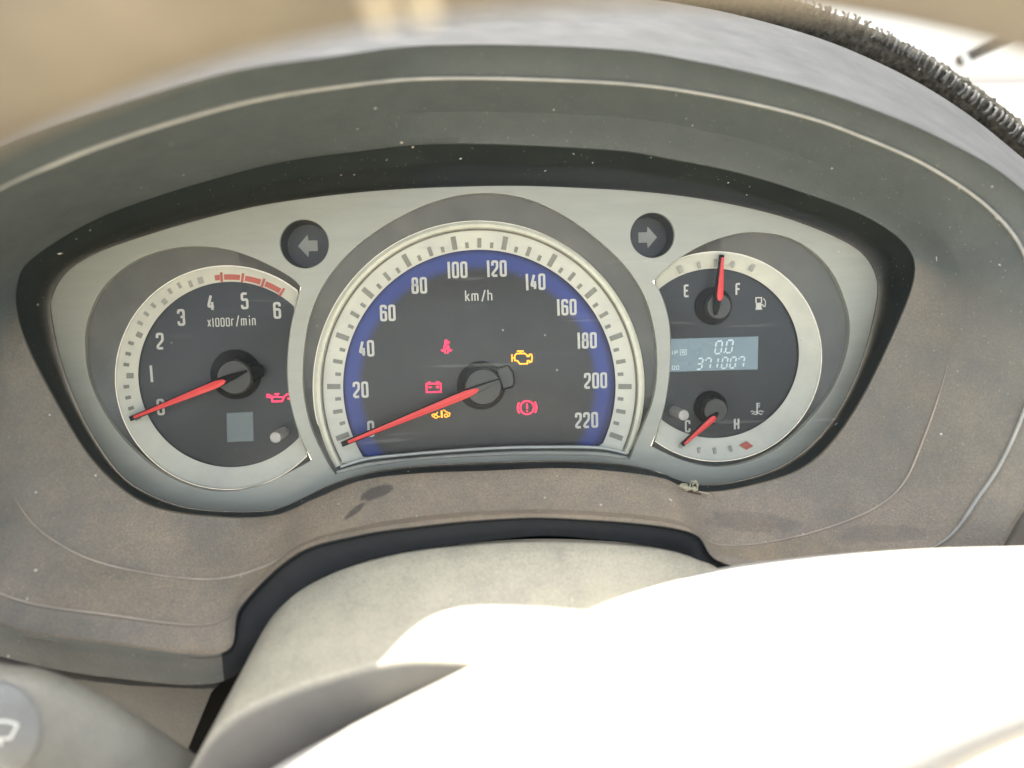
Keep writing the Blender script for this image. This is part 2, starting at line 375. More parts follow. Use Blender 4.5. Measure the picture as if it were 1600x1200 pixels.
L3 = [(690,69),(950,75),(1100,97),(1250,132),(1360,168),(1470,215),(1580,280),(1670,380),(1710,540),(1680,690),(1605,794),(1490,912),(1152,886),(1074,830),(882,810),(760,812),(650,823),(557,837),(462,866),(376,948),(346,1021),(167,1006),(0,977),(-120,900),(-230,740),(-250,530),(-150,340),(0,232),(320,122),(520,87)]
L4 = [(685,-10),(950,-6),(1100,12),(1250,50),(1360,92),(1470,150),(1575,228),(1690,340),(1760,540),(1740,700),(1680,820),(1540,960),(1132,912),(1062,864),(880,838),(760,845),(650,860),(560,880),(492,912),(432,972),(350,1064),(167,1058),(0,1025),(-180,960),(-330,760),(-350,530),(-220,310),(-60,170),(280,40),(500,8)]
zL1 = [.018]*30
zC = [.0305]*7+[.0305,.031,.031,.03,.03]+[.036]*8+[.033,.032,.032,.034,.038,.044,.048,.05,.048,.040]
zL2 = [.049,.0485,.048,.048,.047,.046,.045]+[.047,.046,.045,.044,.044]+[.0445]*8+[.044,.046,.047,.052,.062,.074,.080,.080,.076,.064]
zL3 = [.0595,.059,.0585,.058,.057,.055,.053,.052,.051,.05,.05,.05]+[.0465]*8+[.050,.050,.051,.06,.075,.09,.096,.096,.094,.089]  # left lip depth shaped to throw shade on the column cover's left side
zL4 = [-.03,-.03,-.03,-.03,-.03,-.03,-.028,-.02,-.01,.0,.01,.02]+[.044]*8+[.047,.046,.046,.03,.0,-.01,-.01,-.01,-.012,-.024]
ARCH0, ARCH1 = 11, 20
def stack(a, z): return [(p[0], p[1], q) for p, q in zip(a, z)]
S1, SCR, S2, S3, S4 = [spline(stack(a, z), 10) for a, z in ((L1, zL1), (CR, zC), (L2, zL2), (L3, zL3), (L4, zL4))]
def lerp(a, b, t, dz=0): return [tuple(x+(y-x)*t for x, y in zip(p, q))[:2]+(p[2]+(q[2]-p[2])*t+dz,) for p, q in zip(a, b)]
dashboard = thing('dashboard', 'dusty dark grey dashboard with deep hood curving round the instrument panel', 'dashboard', P(800, 1000, .03))
def L(loop): return [Q(p) for p in loop]
hood_rows = [L(lerp(S1, SCR, -.01, -.006)), L(S1), L(lerp(S1, SCR, .03, .0012)), L(lerp(S1, SCR, .3)), L(lerp(S1, SCR, .65)), L(lerp(SCR, S1, .03)), L(SCR), L(lerp(SCR, S2, .035)),
             L(lerp(SCR, S2, .35)), L(lerp(SCR, S2, .7)), L(lerp(S2, SCR, .045)), L(lerp(S2, SCR, .01)), L(lerp(S2, S3, .01)), L(lerp(S2, S3, .06)), L(lerp(S2, S3, .4)), L(lerp(S3, S2, .10)), L(lerp(S3, S2, .02, .001))]
top = [L(lerp(S3, S4, .03, .001)), L(lerp(S3, S4, .12, -.001)), L(lerp(S3, S4, .4)), L(lerp(S3, S4, .7)), L(S4)]
i0, i1 = ARCH0*10+6, ARCH1*10
NST = len(S1)
deep = []
for k, (p, q) in enumerate(zip(S4, L(S4))):
    cu, cv = p[0]-800, p[1]-560; ll = math.hypot(cu, cv)
    deep.append(q+Vector((cu/ll*.03, -cv/ll*(.03 if cv < 0 else .002), -.09 if not (i0 <= k <= i1+25) else -.03)))
allrows = hood_rows+top+[deep]
V, F = grid(allrows, True)
nh = len(hood_rows)
istop = lambda f: f[0]//NST >= nh-1 and (f[0] % NST < 115 or f[0] % NST >= 228)
FH = [f for f in F if not (f[0]//NST >= nh-1 and i0 <= f[0] % NST < i1) and not istop(f)]
FT = [f for f in F if istop(f)]
FLIP = [f for f in F if (f[0]//NST >= nh-1 and i0 <= f[0] % NST < i1) and not istop(f)]
mesh('binnacle_hood', V, FH, 'dash', dashboard, 50)
mesh('hood_top', V, FT, 'dashtop', dashboard, 50, 'sunlit charcoal top of the hood')
def ridge(loop, a, b, r, material, name='edge_ridge'):
    pts = [Q(loop[k % NST]) for k in range(a, b)]
    if b-a >= NST: pts.append(pts[0])
    m_ = len(pts)-1; rr = [r*min(1, .12+min(k, m_-k)/9) for k in range(m_+1)] if b-a < NST else r
    mesh(name, *tube(pts, rr, 8, b-a < NST), material, dashboard, 70)
ridge(lerp(S2, S2, 0, .0006), -38, 112, .00062, 'paleedge')
ridge(lerp(S2, S2, 0, .0004), 196, 240, .00038, 'faintedge')
ridge(lerp(SCR, SCR, 0, .00025), 82, 125, .0004, 'faintedge')
ridge(lerp(SCR, SCR, 0, .00025), 184, 232, .0004, 'faintedge')
mesh('column_lip', V, FLIP, 'rubber', dashboard, 40, 'clean black rubber edge arching over the steering column')
# black sheet painting the column gap's shade, and the panel under the left ledge
mesh('gap_shade_sheet', [P(250, 820, .012), P(1350, 820, .012), P(1350, 1500, .012), P(250, 1500, .012)], [(0, 1, 2, 3)], 'hubblack', dashboard, 0)
pr = [[(-300,960,.030),(-100,960,.030),(60,1000,.030),(200,1020,.030),(300,1030,.030),(345,1030,.030)], [(-300,1030,.040),(-100,1030,.040),(60,1043,.040),(200,1060,.040),(300,1066,.040),(345,1066,.040)],
      [(-300,1046,.042),(-100,1046,.042),(60,1056,.042),(200,1071,.042),(300,1076,.042),(335,1076,.042)],
      [(-300,1052,.042),(-100,1052,.042),(60,1062,.042),(200,1077,.042),(300,1082,.042),(330,1082,.042)],
      [(-300,1300,.044),(-100,1300,.044),(60,1300,.044),(150,1300,.044),(200,1300,.044),(240,1300,.044)],
      [(-300,1500,.046),(-100,1500,.046),(60,1500,.046),(140,1500,.046),(180,1500,.046),(200,1500,.046)]]
mesh('lower_panel', *grid([L(r) for r in pr]), 'lowpanel', dashboard, 30, 'brownish panel below the ledge')

# ------------------------------------------------------------------ instrument cluster
cluster = thing('instrument_cluster', 'silver instrument panel with speedometer, rev counter and fuel gauges behind clear lens', 'instrument panel', P(748, 770, -.012))
dial_blue()
BZ = [(80,488),(82,462),(95,436),(118,414),(160,391),(229,367),(300,346),(400,322),(500,307),(600,297),(700,292),(800,290),(900,293),(1000,299),(1100,311),(1200,332),(1270,355),(1325,380),(1353,402),(1368,430),(1371,460),(1362,510),(1347,562),(1324,616),(1292,668),(1250,709),(1204,736),(1152,752),(1105,757),(1066,753),(1035,740),(1000,730),(957,724),(913,721),(848,720),(780,722),(700,725),(632,730),(575,739),(520,756),(470,780),(436,795),(400,799),(350,799),(292,793),(235,773),(190,743),(151,690),(119,629),(94,560)]
TACH_O = [(134,560),(133,520),(141,486),(157,455),(184,426),(220,403),(260,390),(300,385),(340,387),(380,397),(420,414),(455,434),(470,449),(462,478),(454,512),(449,560),(450,605),(456,640),(469,682),(487,719),(460,734),(420,754),(380,765),(340,768),(300,760),(260,743),(220,714),(180,671),(152,624),(139,590)]
SPD_O = [(524,741),(508,716),(486,668),(475,620),(473,580),(476,540),(483,500),(498,459),(520,424),(548,393),(585,363),(627,338),(668,319),(710,307),(750,302),(790,304),(830,313),(870,331),(907,354),(948,387),(980,420),(1005,459),(1019,500),(1026,545),(1026,590),(1019,630),(1006,664),(995,690),(984,718),(935,713),(850,711),(780,712),(697,716),(632,721),(573,730)]
RGT_O = [(1020,440),(1036,424),(1062,403),(1100,382),(1140,368),(1180,363),(1228,370),(1268,391),(1300,425),(1321,472),(1328,512),(1321,560),(1300,609),(1268,653),(1222,696),(1175,720),(1135,729),(1100,728),(1060,717),(1017,697),(1029,667),(1040,628),(1046,585),(1048,545),(1045,500),(1034,462)]
def dense(pts, n=4): return pts if n == 1 else spline([(float(a), float(b)) for a, b in pts], n)
def keep_corners(pts, corners, per=4):
    """Spline that keeps the listed stations as sharp corners."""
    n = len(pts); idx = sorted(corners); out = []
    for a, b in zip(idx, idx[1:]+[idx[0]+n]):
        seg = [tuple(map(float, pts[k % n])) for k in range(a, b+1)]; out += spline(seg, per, False)[:-1]
    return out
bz = dense(BZ); to = keep_corners(TACH_O, [12, 19]); sp = keep_corners(SPD_O, [0, 28]); ro = keep_corners(RGT_O, [0, 19])
HOLES = [(475.5, 381, 36.5), (1019.5, 367.5, 35.0)]
def hole(c, n=40):
    o = P(c[0], c[1], 0); return [o+Vector((math.cos(2*math.pi*k/n), math.sin(2*math.pi*k/n), 0))*c[2]*PX for k in range(n)]
plate('bezel', [[P(a, b, 0) for a, b in lp] for lp in (bz, to, sp, ro)]+[hole(c) for c in HOLES], -.003, 0, .0003, 'silver', cluster)
# black wall from the bezel out to the hood opening
def resample(pts, n, ctr=(748, 540)):
    out = []
    for k in range(n):
        a = 2*math.pi*k/n; d = (math.cos(a), math.sin(a)); best = 0
        for i in range(len(pts)):
            p, q = pts[i], pts[(i+1) % len(pts)]
            ex, ey = q[0]-p[0], q[1]-p[1]; den = d[0]*ey-d[1]*ex
            if abs(den) < 1e-9: continue
            px, py = p[0]-ctr[0], p[1]-ctr[1]
            t = (px*ey-py*ex)/den; s = (px*d[1]-py*d[0])/den
            if t > 0 and -1e-6 <= s <= 1+1e-6: best = max(best, t)
        out.append((ctr[0]+d[0]*best, ctr[1]+d[1]*best))
    return out
NW = 260
ra, rb = resample(bz, NW), resample([p[:2] for p in S1], NW)
def wl(t, z): return [P(a[0]+(b[0]-a[0])*t, a[1]+(b[1]-a[1])*t, z) for a, b in zip(ra, rb)]
mesh('surround', *grid([wl(-.06, -.0035), wl(0, -.0033), wl(.04, -.0012), wl(.35, .006), wl(.75, .0135), wl(1.02, .0185)], True), 'blackwall', cluster, 40, 'glossy black wall around the silver bezel')
# clear lens, gently bulged
cz = P(748, 540, .010); rim = wl(.55, .0095); rows = []
for i in range(9):
    t = 1-i/9; rows.append([cz+(p-cz)*t+Vector((0, 0, .0045*(1-t*t))) for p in rim])
V, F = grid(rows, True); V.append(cz+Vector((0, 0, .0045))); n0 = len(V)-1; b0 = (len(rows)-1)*NW
F += [(b0+k, b0+(k+1) % NW, n0) for k in range(NW)]
mesh('lens', V, F, 'lens', cluster, 80, 'clear dusty plastic lens')

def circ(c, r, n=180): return [(c[0]+r*math.cos(2*math.pi*k/n), c[1]+r*math.sin(2*math.pi*k/n)) for k in range(n)]
NA = 160
ZD = -.009
def dial(name, ctr, opening, floor, out, inn, face_mat, label, zo=-.0042, zi=-.0078):
    ro_, rf = resample(opening, NA, ctr), resample(floor, NA, ctr)
    rout, rin = resample(circ(*out), NA, ctr), resample(circ(*inn), NA, ctr)
    def rad(p): return math.hypot(p[0]-ctr[0], p[1]-ctr[1])
    def at(k, r, z): a = 2*math.pi*k/NA; return P(ctr[0]+math.cos(a)*r, ctr[1]+math.sin(a)*r, z)
    rw = [min(rad(rout[k]), rad(rf[k])) for k in range(NA)]; ri = [min(rad(rin[k]), rw[k]-.4) for k in range(NA)]
    op = [max(rad(ro_[k]), rw[k]+.3) for k in range(NA)]
    face = [[at(k, ri[k]*t, ZD) for k in range(NA)] for t in (1.02, .5, .02)]
    f = mesh(name, *grid(face, True, False), face_mat, cluster, 60, label)
    mesh('well_wall', *grid([[at(k, op[k]+1, -.0012) for k in range(NA)], [at(k, op[k]-.5, -.0026) for k in range(NA)], [at(k, rw[k]+.6, zo-.0006) for k in range(NA)], [at(k, rw[k], zo-.003) for k in range(NA)]], True), 'greywall', f, 50)
    def zz(k, r): 
        full = rad(rout[k])-rad(rin[k]); return zo+(zi-zo)*min(1, max(0, (rad(rout[k])-r)/full))
    rg = [[at(k, rw[k]-.2, zo-.002) for k in range(NA)], [at(k, rw[k]-.4, zz(k, rw[k])) for k in range(NA)], [at(k, rw[k]-min(3, (rw[k]-ri[k])*.2), zz(k, rw[k])+.0001) for k in range(NA)]]
    rg += [[at(k, ri[k]+(rw[k]-ri[k])*.5, zz(k, ri[k]+(rw[k]-ri[k])*.5)) for k in range(NA)], [at(k, ri[k], zz(k, ri[k])) for k in range(NA)], [at(k, ri[k]-.2, ZD-.0002) for k in range(NA)]]
    mesh('scale_ring', *grid(rg, True), 'cream', f, 30, 'cream ring carrying the scale marks')
    return f
def tick(parent, ctr, ang, r0, r1, w, z0, z1, material, name='tick'):
    """Small raised mark on the sloping ring; ang is clockwise from straight up, pixels."""
    d = (math.sin(R(ang)), -math.cos(R(ang))); s = (math.cos(R(ang))*w/2, math.sin(R(ang))*w/2)
    c = [(ctr[0]+d[0]*r+k*s[0], ctr[1]+d[1]*r+k*s[1], z) for r, z, k in ((r0, z0, -1), (r0, z0, 1), (r1, z1, 1), (r1, z1, -1))]
    lo = [P(a, b, z-.0004) for a, b, z in c]; hi = [P(a, b, z+.00012) for a, b, z in c]
    mesh(name, lo+hi, [(4, 5, 6, 7), (0, 1, 5, 4), (1, 2, 6, 5), (2, 3, 7, 6), (3, 0, 4, 7)], material, parent, 0)
def needle(parent, base, tip, z, w, material='needlered', tail=None, lift=.001):
    b, t = P(*base, z), P(*tip, z); d = (t-b); ln = d.length; d.normalize(); s = Vector((-d.y, d.x, 0)); k = PX
    prof = [(0, .18), (.03, .7), (.10, 1.0), (.2, .98), (.55, .72), (.9, .42), (1.0, .36)]
    top_, side, bot = [], [], []
    rows = []
    for q, h in prof:
        c = b+d*ln*q; rows.append([c-s*h*w*k/2+Vector((0, 0, -.0012)), c-s*h*w*k/2, c+Vector((0, 0, .0005*h)), c+s*h*w*k/2, c+s*h*w*k/2+Vector((0, 0, -.0012))])
    mesh('needle', *grid(rows, False, True), material, parent, 30)
    rows = []
    tl = (P(*tail, z) if tail else b-d*.004); dd = (t-tl); l2 = dd.length; dd.normalize(); s2 = Vector((-dd.y, dd.x, 0))
    for q, h in [(0, .25), (.12, .8), (.25, 1.0), (.6, .75), (1.045, .55)]:
        c = tl+dd*l2*q; hw = s2*h*(w*1.22)*k/2; rows.append([c-hw+Vector((0, 0, -.0026)), c-hw+Vector((0, 0, -.0009)), c+hw+Vector((0, 0, -.0009)), c+hw+Vector((0, 0, -.0026))])
    mesh('needle_carrier', *grid(rows, True, True), 'hubblack', parent, 30)
def lathe(parent, name, c, prof, material, n=40, caps=True):
    rows = [[c+Vector((math.cos(2*math.pi*k/n)*r, math.sin(2*math.pi*k/n)*r, z)) for k in range(n)] for r, z in prof]
    return mesh(name, *grid(rows, True, caps), material, parent, 35)

# --- rev counter
tach = dial('tachometer', (361, 585), to, to, ((355, 590), 175), ((361, 585), 145), 'dialblack', 'dark rev counter with cream ring')
tc_, k6 = (358, 587), 24.45
for i in range(0, 15):
    v = i/4; a = -90+(v-1)*k6
    tick(tach, tc_, a, 149 if i % 4 == 0 else 152, 171 if i % 4 == 0 else 166, 8.5 if i % 4 == 0 else 5.5, -.0072, -.0050, 'tickgrey' if i < 9 else 'tickpale')
for i in (15, 16):
    tick(tach, tc_, -90+(i/4-1)*k6, 150, 168, 6 if i == 15 else 9, -.0072, -.0050, 'tickpale')
for v in (4.5, 5.0, 5.5, 6.0):
    tick(tach, tc_, -90+(v-1)*k6, 147, 163, 4, -.0074, -.0055, 'redprint', 'redline_tick')
for v0, v1 in ((4.34, 4.46), (4.56, 4.94), (5.06, 5.44), (5.56, 5.95)):
    n = 6; a0, a1 = -90+(v0-1)*k6, -90+(v1-1)*k6; rows = []
    for k in range(n+1):
        a = R(a0+(a1-a0)*k/n); rows.append([P(tc_[0]+math.sin(a)*r, tc_[1]-math.cos(a)*r, z) for r, z in ((150, -.0070), (158.5, -.0061))])
    V, F = grid(rows); mesh('redline_band', V, F, 'redprint', tach, 0)
for s, (u, v) in zip('0123456', ((251, 636), (237, 584), (250, 533), (283, 496), (329, 473), (382, 470), (433, 485))):
    flat('numeral', text(s, 11.5, 25.5, 3.7, 2), u, v, ZD+.00015, 'whiteprint', tach)
flat('unit_lettering', text('x1000r/min', 6.1, 13.5, 1.7, 1.75), 362, 503, ZD+.00015, 'whiteprint', tach)
c = P(372, 588, ZD)
lathe(tach, 'hub_base_shadow', P(369, 585, ZD), [(.0098, .0002), (.0098, .0007), (.0085, .0008), (.001, .0008)], 'hubblack')  # black base disc also paints the shadow ring round the hub
lathe(tach, 'hub_cap', c, [(.0068, .0008), (.0068, .0050), (.0062, .0058), (.001, .0060)], 'hubcap')
tail = [(388, 571), (409, 570), (412, 588), (390, 597)]
plate('counterweight', [[P(a, b, ZD+.004) for a, b in tail]], ZD+.003, ZD+.0045, .0004, 'hubblack', tach)
needle(tach, (352, 595), (209, 652), -.0015, 11, tail=(384, 580))
oil = merge(wire([(-16,6),(-9,2.5),(-9,-5.5),(6,-5.5),(9,1),(14,5),(17,5.5)], 2.4), wire([(-9,2),(8,.5)], 2.2), wire([(-16,6.5),(-16,1.5),(-10,1)], 2.2), wire([(-5,6),(2,6)], 2.2), wire([(-1.5,6),(-1.5,2)], 2.2), wire([(15.5,0),(16,-3.5)], 2.8))
flat('oil_warning_lamp', oil, 434.5, 621.5, ZD+.00015, 'lampred', tach, label='lit red oil can symbol')
q = [(354, 645), (396, 643), (397, 689), (355, 691)]
plate('gear_display', [[P(a, b, ZD) for a, b in q]], ZD-.0002, ZD+.0004, .0002, 'lcdoff', tach, label='blank grey square display')
def knob(parent, u, v, r):
    c = P(u, v, ZD); n = 28
    rows = []
    for q, h in ((1, .0), (1, .0138), (1.0, .0142), (.97, .0145), (.93, .0145), (.92, .0141), (.9, .0141)):
        rows.append([c+Vector((math.cos(2*math.pi*k/n)*r*q*(1-.02*(k % 2) if h < .014 else 1), math.sin(2*math.pi*k/n)*r*q, h)) for k in range(n)])
    mesh('reset_knob', *grid(rows, True, True), 'knob', parent, 30, 'grey reset knob')
knob(tach, 443, 675, .0021)

# --- speedometer
SPF = [(533,728),(512,690),(486,640),(478,590),(484,500),(520,424),(585,363),(668,319),(750,302),(830,313),(907,354),(980,420),(1019,500),(1026,590),(1006,664),(978,707),(935,698),(850,696.5),(780,698),(697,703.5),(632,709),(573,716)]
spf = keep_corners(SPF, [0, 15])
spd = dial('speedometer', (748, 603), sp, spf, ((748, 604), 259), ((749, 603), 213), 'dialblue', 'dark speedometer with blue band and cream ring', -.0042, -.0074)
sc_ = (749, 604)
# outer raised bead with a groove inside it
def arcrows(c, rz, a0, a1, n=110):
    rows = []
    for k in range(n+1):
        a = R(a0+(a1-a0)*k/n); rows.append([P(c[0]+math.sin(a)*r, c[1]-math.cos(a)*r, z) for r, z in rz])
    return rows
mesh('ring_bead', *grid(arcrows(sc_, [(258.5, -.006), (258, -.0036), (254, -.0028), (249, -.003), (247, -.0038), (246.5, -.006)], -119.5, 114.5), False), 'creamrim', spd, 40, 'rounded cream outer bead')
mesh('ring_groove', *grid(arcrows(sc_, [(246.6, -.0046), (244.0, -.0047)], -118.5, 113.5), False), 'groove', spd, 0)
for i in range(45):
    a = -110+i*5; big, mid = i % 4 == 0, i % 2 == 0
    r1 = 238 if big else 232 if mid else 226
    zr = lambda r: -.0074+(r-213)/46*.0032+.0001
    tick(spd, sc_, a, 217, r1, 8 if big else 6.2 if mid else 5.4, zr(217), zr(r1), 'tickgrey')
for s, (u, v) in {'0': (579.5, 670), '20': (563.5, 609), '40': (572.5, 544.5), '60': (605.8, 489), '80': (655, 446), '100': (715, 421.7), '120': (776.5, 419.6), '140': (837, 440.4), '160': (885.8, 480), '180': (917.6, 532), '200': (930.6, 594.6), '220': (916.5, 656.5)}.items():
    flat('numeral', text(s, 11, 25.5, 3.8, 2.0), u, v, ZD+.00015, 'whiteprint', spd)
flat('unit_lettering', text('km/h', 7.6, 14.5, 2.0, 2.2), 748, 463.5, ZD+.00015, 'whiteprint', spd)
lathe(spd, 'hub_base_shadow', P(752, 602, ZD), [(.0098, .0002), (.0098, .0009), (.009, .001), (.001, .001)], 'hubblack')
lathe(spd, 'hub_cap', P(755, 604, ZD+.005), [(.0073, -.004), (.0073, .0008), (.0068, .0016), (.004, .0018), (.0005, .0019)], 'hubcap')
cw = [(776, 578), (793, 572), (801, 582), (803, 596), (801, 603), (787, 607)]
plate('counterweight_rim', [[P(790+(a-790)*1.13, b*1.0+(b-590)*.13, ZD+.002) for a, b in cw]], ZD+.001, ZD+.0028, .0004, 'hubblack', spd)
plate('counterweight', [[P(a, b, ZD+.0035) for a, b in cw]], ZD+.0025, ZD+.0040, .0004, 'hubcap', spd)
needle(spd, (748, 608.5), (544, 691), -.0004, 11.8, tail=(781, 594))
# raised pointer ridge on the cap, in the cap's grey
b, t = P(780, 594.5, -.0010), P(722, 619, -.0010); d = (t-b).normalized(); s_ = Vector((-d.y, d.x, 0)); rows = []
for q, h in [(0, .22), (.35, .55), (.7, .85), (1, .98)]:
    cc = b+(t-b)*q; hw = s_*h*13*PX/2; rows.append([cc-hw+Vector((0, 0, -.0014)), cc-hw*.86+Vector((0, 0, .0002)), cc+hw*.86+Vector((0, 0, .0002)), cc+hw+Vector((0, 0, -.0014))])
mesh('pointer_ridge', *grid(rows, True, True), 'hubcap', spd, 30)
belt = merge(poly(disc2((0, 9), 2.7)), poly([(-2.6, 6.5), (2.2, 6.5), (5.6, -3.5), (-5.6, -3.5)]), wire([(2.5, 6), (5.5, 8.5)], 1.6), wire([(-8.5, -4.5), (-3, -5.5), (-1.5, -9.5)], 2.6), wire([(8.5, -4.5), (3, -5.5), (1.5, -9.5)], 2.6))
flat('seat_belt_lamp', belt, 697.5, 542.5, ZD+.00015, 'lampred', spd, label='lit red seat belt figure')
flat('belt_strap', wire([(-4.2, -2.2), (3.0, 5.0)], 1.0), 697.5, 542.5, ZD+.0003, 'hubblack', spd)
bat = merge(wire([(-11, -7.5), (11, -7.5), (11, 5.5), (-11, 5.5)], 2.3, True), wire([(-9, 7.5), (-4.5, 7.5)], 2.6), wire([(4.5, 7.5), (9, 7.5)], 2.6), wire([(-8, 0), (-3, 0)], 1.9), wire([(3.5, 0), (8.5, 0)], 1.9), wire([(6, -2.5), (6, 2.5)], 1.9))
flat('battery_lamp', bat, 677.6, 605, ZD+.00015, 'lampred', spd, label='lit red battery symbol')
E = lambda pts: [((x-1290)/7.27, (355-y)/7.27) for x, y in pts]
eng = merge(wire(E([(1165,312),(1165,398)]), 1.9), wire(E([(1165,355),(1195,355)]), 1.9), wire(E([(1197,328),(1220,307),(1310,307),(1338,328),(1340,342),(1362,342),(1366,320),(1388,320),(1397,355),(1388,404),(1366,410),(1362,392),(1342,392),(1340,426),(1255,426),(1226,388),(1197,384)]), 2.2, True), wire(E([(1224,279),(1302,279)]), 2.2), wire(E([(1263,279),(1263,306)]), 3))
flat('engine_lamp', eng, 817, 558.8, ZD+.00015, 'lampamber', spd, label='lit amber engine outline symbol')
brk = merge(ring2((0, 0), 10.6, 2.3, 28), wire([(0, 6.5), (0, -2)], 2.3), wire([(0, -4.6), (0, -6.8)], 2.3), wire(arc2((0, 0), 15, 35, -35), 2.3), wire(arc2((0, 0), 15, 145, 215), 2.3))
flat('brake_lamp', brk, 823.6, 636.8, ZD+.00015, 'lampred', spd, label='lit red brake warning circle')
E2 = lambda pts: [((x-360)/7.27, (1000-y)/7.27) for x, y in pts]
car = merge(ring2(*[(E2([(300, 1022)])[0]), 2.6, 1.5], 14), ring2(E2([(415, 1016)])[0], 2.6, 1.5, 14), wire(E2([(255,995),(262,1020),(278,1028)]), 1.5), wire(E2([(322,1026),(348,1026)]), 1.5), wire(E2([(262,994),(300,994),(325,972)]), 1.5), wire(E2([(367,955),(367,1038)]), 2.8), wire(E2([(388,948),(432,980),(460,990),(452,1022),(438,1026)]), 1.5))
flat('key_lamp', car, 689.3, 647.5, ZD+.00015, 'lampamber', spd, label='lit amber car symbol split by a bar')
# silver bars under the dial
def strip(pts, offs, name, material, parent):
    pts = spline([(float(a), float(b)) for a, b in pts], 5, False)
    mesh(name, *grid([[P(a, b+o, z) for a, b in pts] for o, z in offs]), material, parent, 30)
bar = [(532,727),(573,714.5),(632,708),(697,702.5),(780,697.5),(850,696),(935,697),(979,706)]
strip(bar, [(-.3, -.0088), (0, -.0030), (1, -.0025), (4, -.0025), (5, -.0031), (5.2, -.005)], 'trim_strip', 'chrome', spd)
strip([(528,733),(573,720.5),(632,714),(697,708.5),(780,703.5),(850,702),(935,703.5),(981,712)], [(-1.5, -.004), (1.8, -.0042)], 'trim_groove', 'groove', spd)
strip([(526,736),(573,723.5),(632,717),(697,711.5),(780,706.5),(850,705),(935,706.5),(983,714.5)], [(-1.2, -.005), (-.6, -.0026), (.5, -.0018), (4, -.0012), (9, -.0018)], 'trim_strip', 'chrome', spd)

# --- fuel and temperature gauge
fuel = dial('fuel_temperature_gauge', (1115, 552), ro, ro, ((1120, 557), 164), ((1116, 552), 132.5), 'dialblack', 'dark fuel and temperature gauge with mileage display')
def raised(pts, z, material, name='tick'): plate(name, [[P(a, b, z) for a, b in pts]], z-.0003, z+.0002, .00008, material, fuel)
def rtick(u, v, w, h, ang, z, material):
    ca, sa = math.cos(R(ang)), math.sin(R(ang))
    raised([(u+(x*ca-y*sa), v+(x*sa+y*ca)) for x, y in ((-w/2, -h/2), (w/2, -h/2), (w/2, h/2), (-w/2, h/2))], z, material)
for u, v, w, h, a in ((1063, 421, 7, 12, -24), (1092.5, 414.5, 4.5, 10, -10), (1118, 411, 5, 11, 0), (1145, 414, 4.5, 10, 14), (1175.5, 418, 6, 13, 27)):
    rtick(u, v, w, h, a, -.0052, 'tickpale')
for u, v, w, h, a in ((1063, 698, 6, 12, 24), (1092, 704, 4, 9.5, 8), (1117, 704.5, 4.5, 9.5, 0), (1142, 701, 4, 9, -12)):
    rtick(u, v, w, h, a, -.0052, 'tickpale')
plate('hot_mark', [[P(a, b, -.0052) for a, b in ((1156, 695), (1167, 689.5), (1177, 697), (1166, 703))]], -.0054, -.0050, .00008, 'redprint', fuel)
for s, u, v in (('E', 1072.8, 454.5), ('F', 1153.5, 452), ('C', 1074.5, 666), ('H', 1151, 662.5)):
    flat('letter', text(s, 9, 20, 3.0, 2), u, v, ZD+.00015, 'whiteprint', fuel)
pump = merge(wire([(-7, -9), (4, -9)], 2.0), poly([(-6, -8), (3, -8), (3, 1), (-6, 1)]), wire([(-6, 1), (-6, 9), (3, 9), (3, 1)], 2), wire([(3, -2), (5, -2), (6, -5), (9, -5), (9.5, 3), (6, 8)], 1.4))
flat('fuel_pump_symbol', pump, 1187, 474, ZD+.00015, 'whiteprint', fuel)
th = merge(wire([(0, 10), (0, -4)], 2.2), poly(disc2((0, -5), 2.4)), wire([(1, 9), (5, 9)], 1.3), wire([(1, 6), (5, 6)], 1.3), wire([(1, 3), (4, 3)], 1.3), wire([(-11, -4), (-8, -3), (-5, -5), (-3, -4)], 1.5), wire([(3, -4), (6, -3), (9, -5), (11, -4)], 1.5), wire([(-9, -8), (-6, -7), (-3, -9), (0, -8), (3, -7), (6, -9), (9, -8)], 1.5))
flat('coolant_symbol', th, 1183, 639, ZD+.00015, 'whiteprint', fuel)
lathe(fuel, 'hub_base_shadow', P(1114, 478, ZD), [(.0077, .0002), (.0077, .0008), (.001, .0009)], 'hubblack')
lathe(fuel, 'hub_cap', P(1122, 479, ZD+.004), [(.0051, -.003), (.0051, .0006), (.0047, .0012), (.001, .0013)], 'hubcap')
lathe(fuel, 'hub_base_shadow', P(1110, 637, ZD), [(.0070, .0002), (.0070, .0008), (.001, .0009)], 'hubblack')
lathe(fuel, 'hub_cap', P(1117, 641, ZD+.004), [(.0050, -.003), (.0050, .0006), (.0046, .0012), (.001, .0013)], 'hubcap')
needle(fuel, (1125, 470), (1129.5, 402), -.0014, 9.5, tail=(1120, 492))
needle(fuel, (1118.5, 651), (1070, 694), -.0014, 9.0, tail=(1124, 646))
lq = [(1040, 527), (1185, 526), (1184, 577), (1040, 581)]
lq = [(1047.6, 529.5), (1184.5, 525.5), (1183.5, 577), (1046.5, 581)]
lcd = plate('mileage_display', [[P(a, b, ZD) for a, b in lq]], ZD-.0003, ZD+.0004, .00015, 'lcd', fuel, label='pale blue mileage display reading 371007')
sx = 1112.0
v, f = merge(sevenseg('0', 10, 19.5, 2.3, -14), sevenseg('0', 10, 19.5, 2.3, 3.5), poly([(-1.8, -9.8), (.3, -9.8), (.6, -7.4), (-1.5, -7.4)]))
flat('trip_digits', (v, f), 1131.5, 542, ZD+.0006, 'lcdink', fuel, rot=R(3))
for i, ch in enumerate('371007'):
    flat('odometer_digit', sevenseg(ch, 8.6, 17, 2.4, -4), 1093+i*13.0+(-2 if ch == '1' else 0), 568.5-i*.5, ZD+.0006, 'lcdink', fuel, rot=R(3))
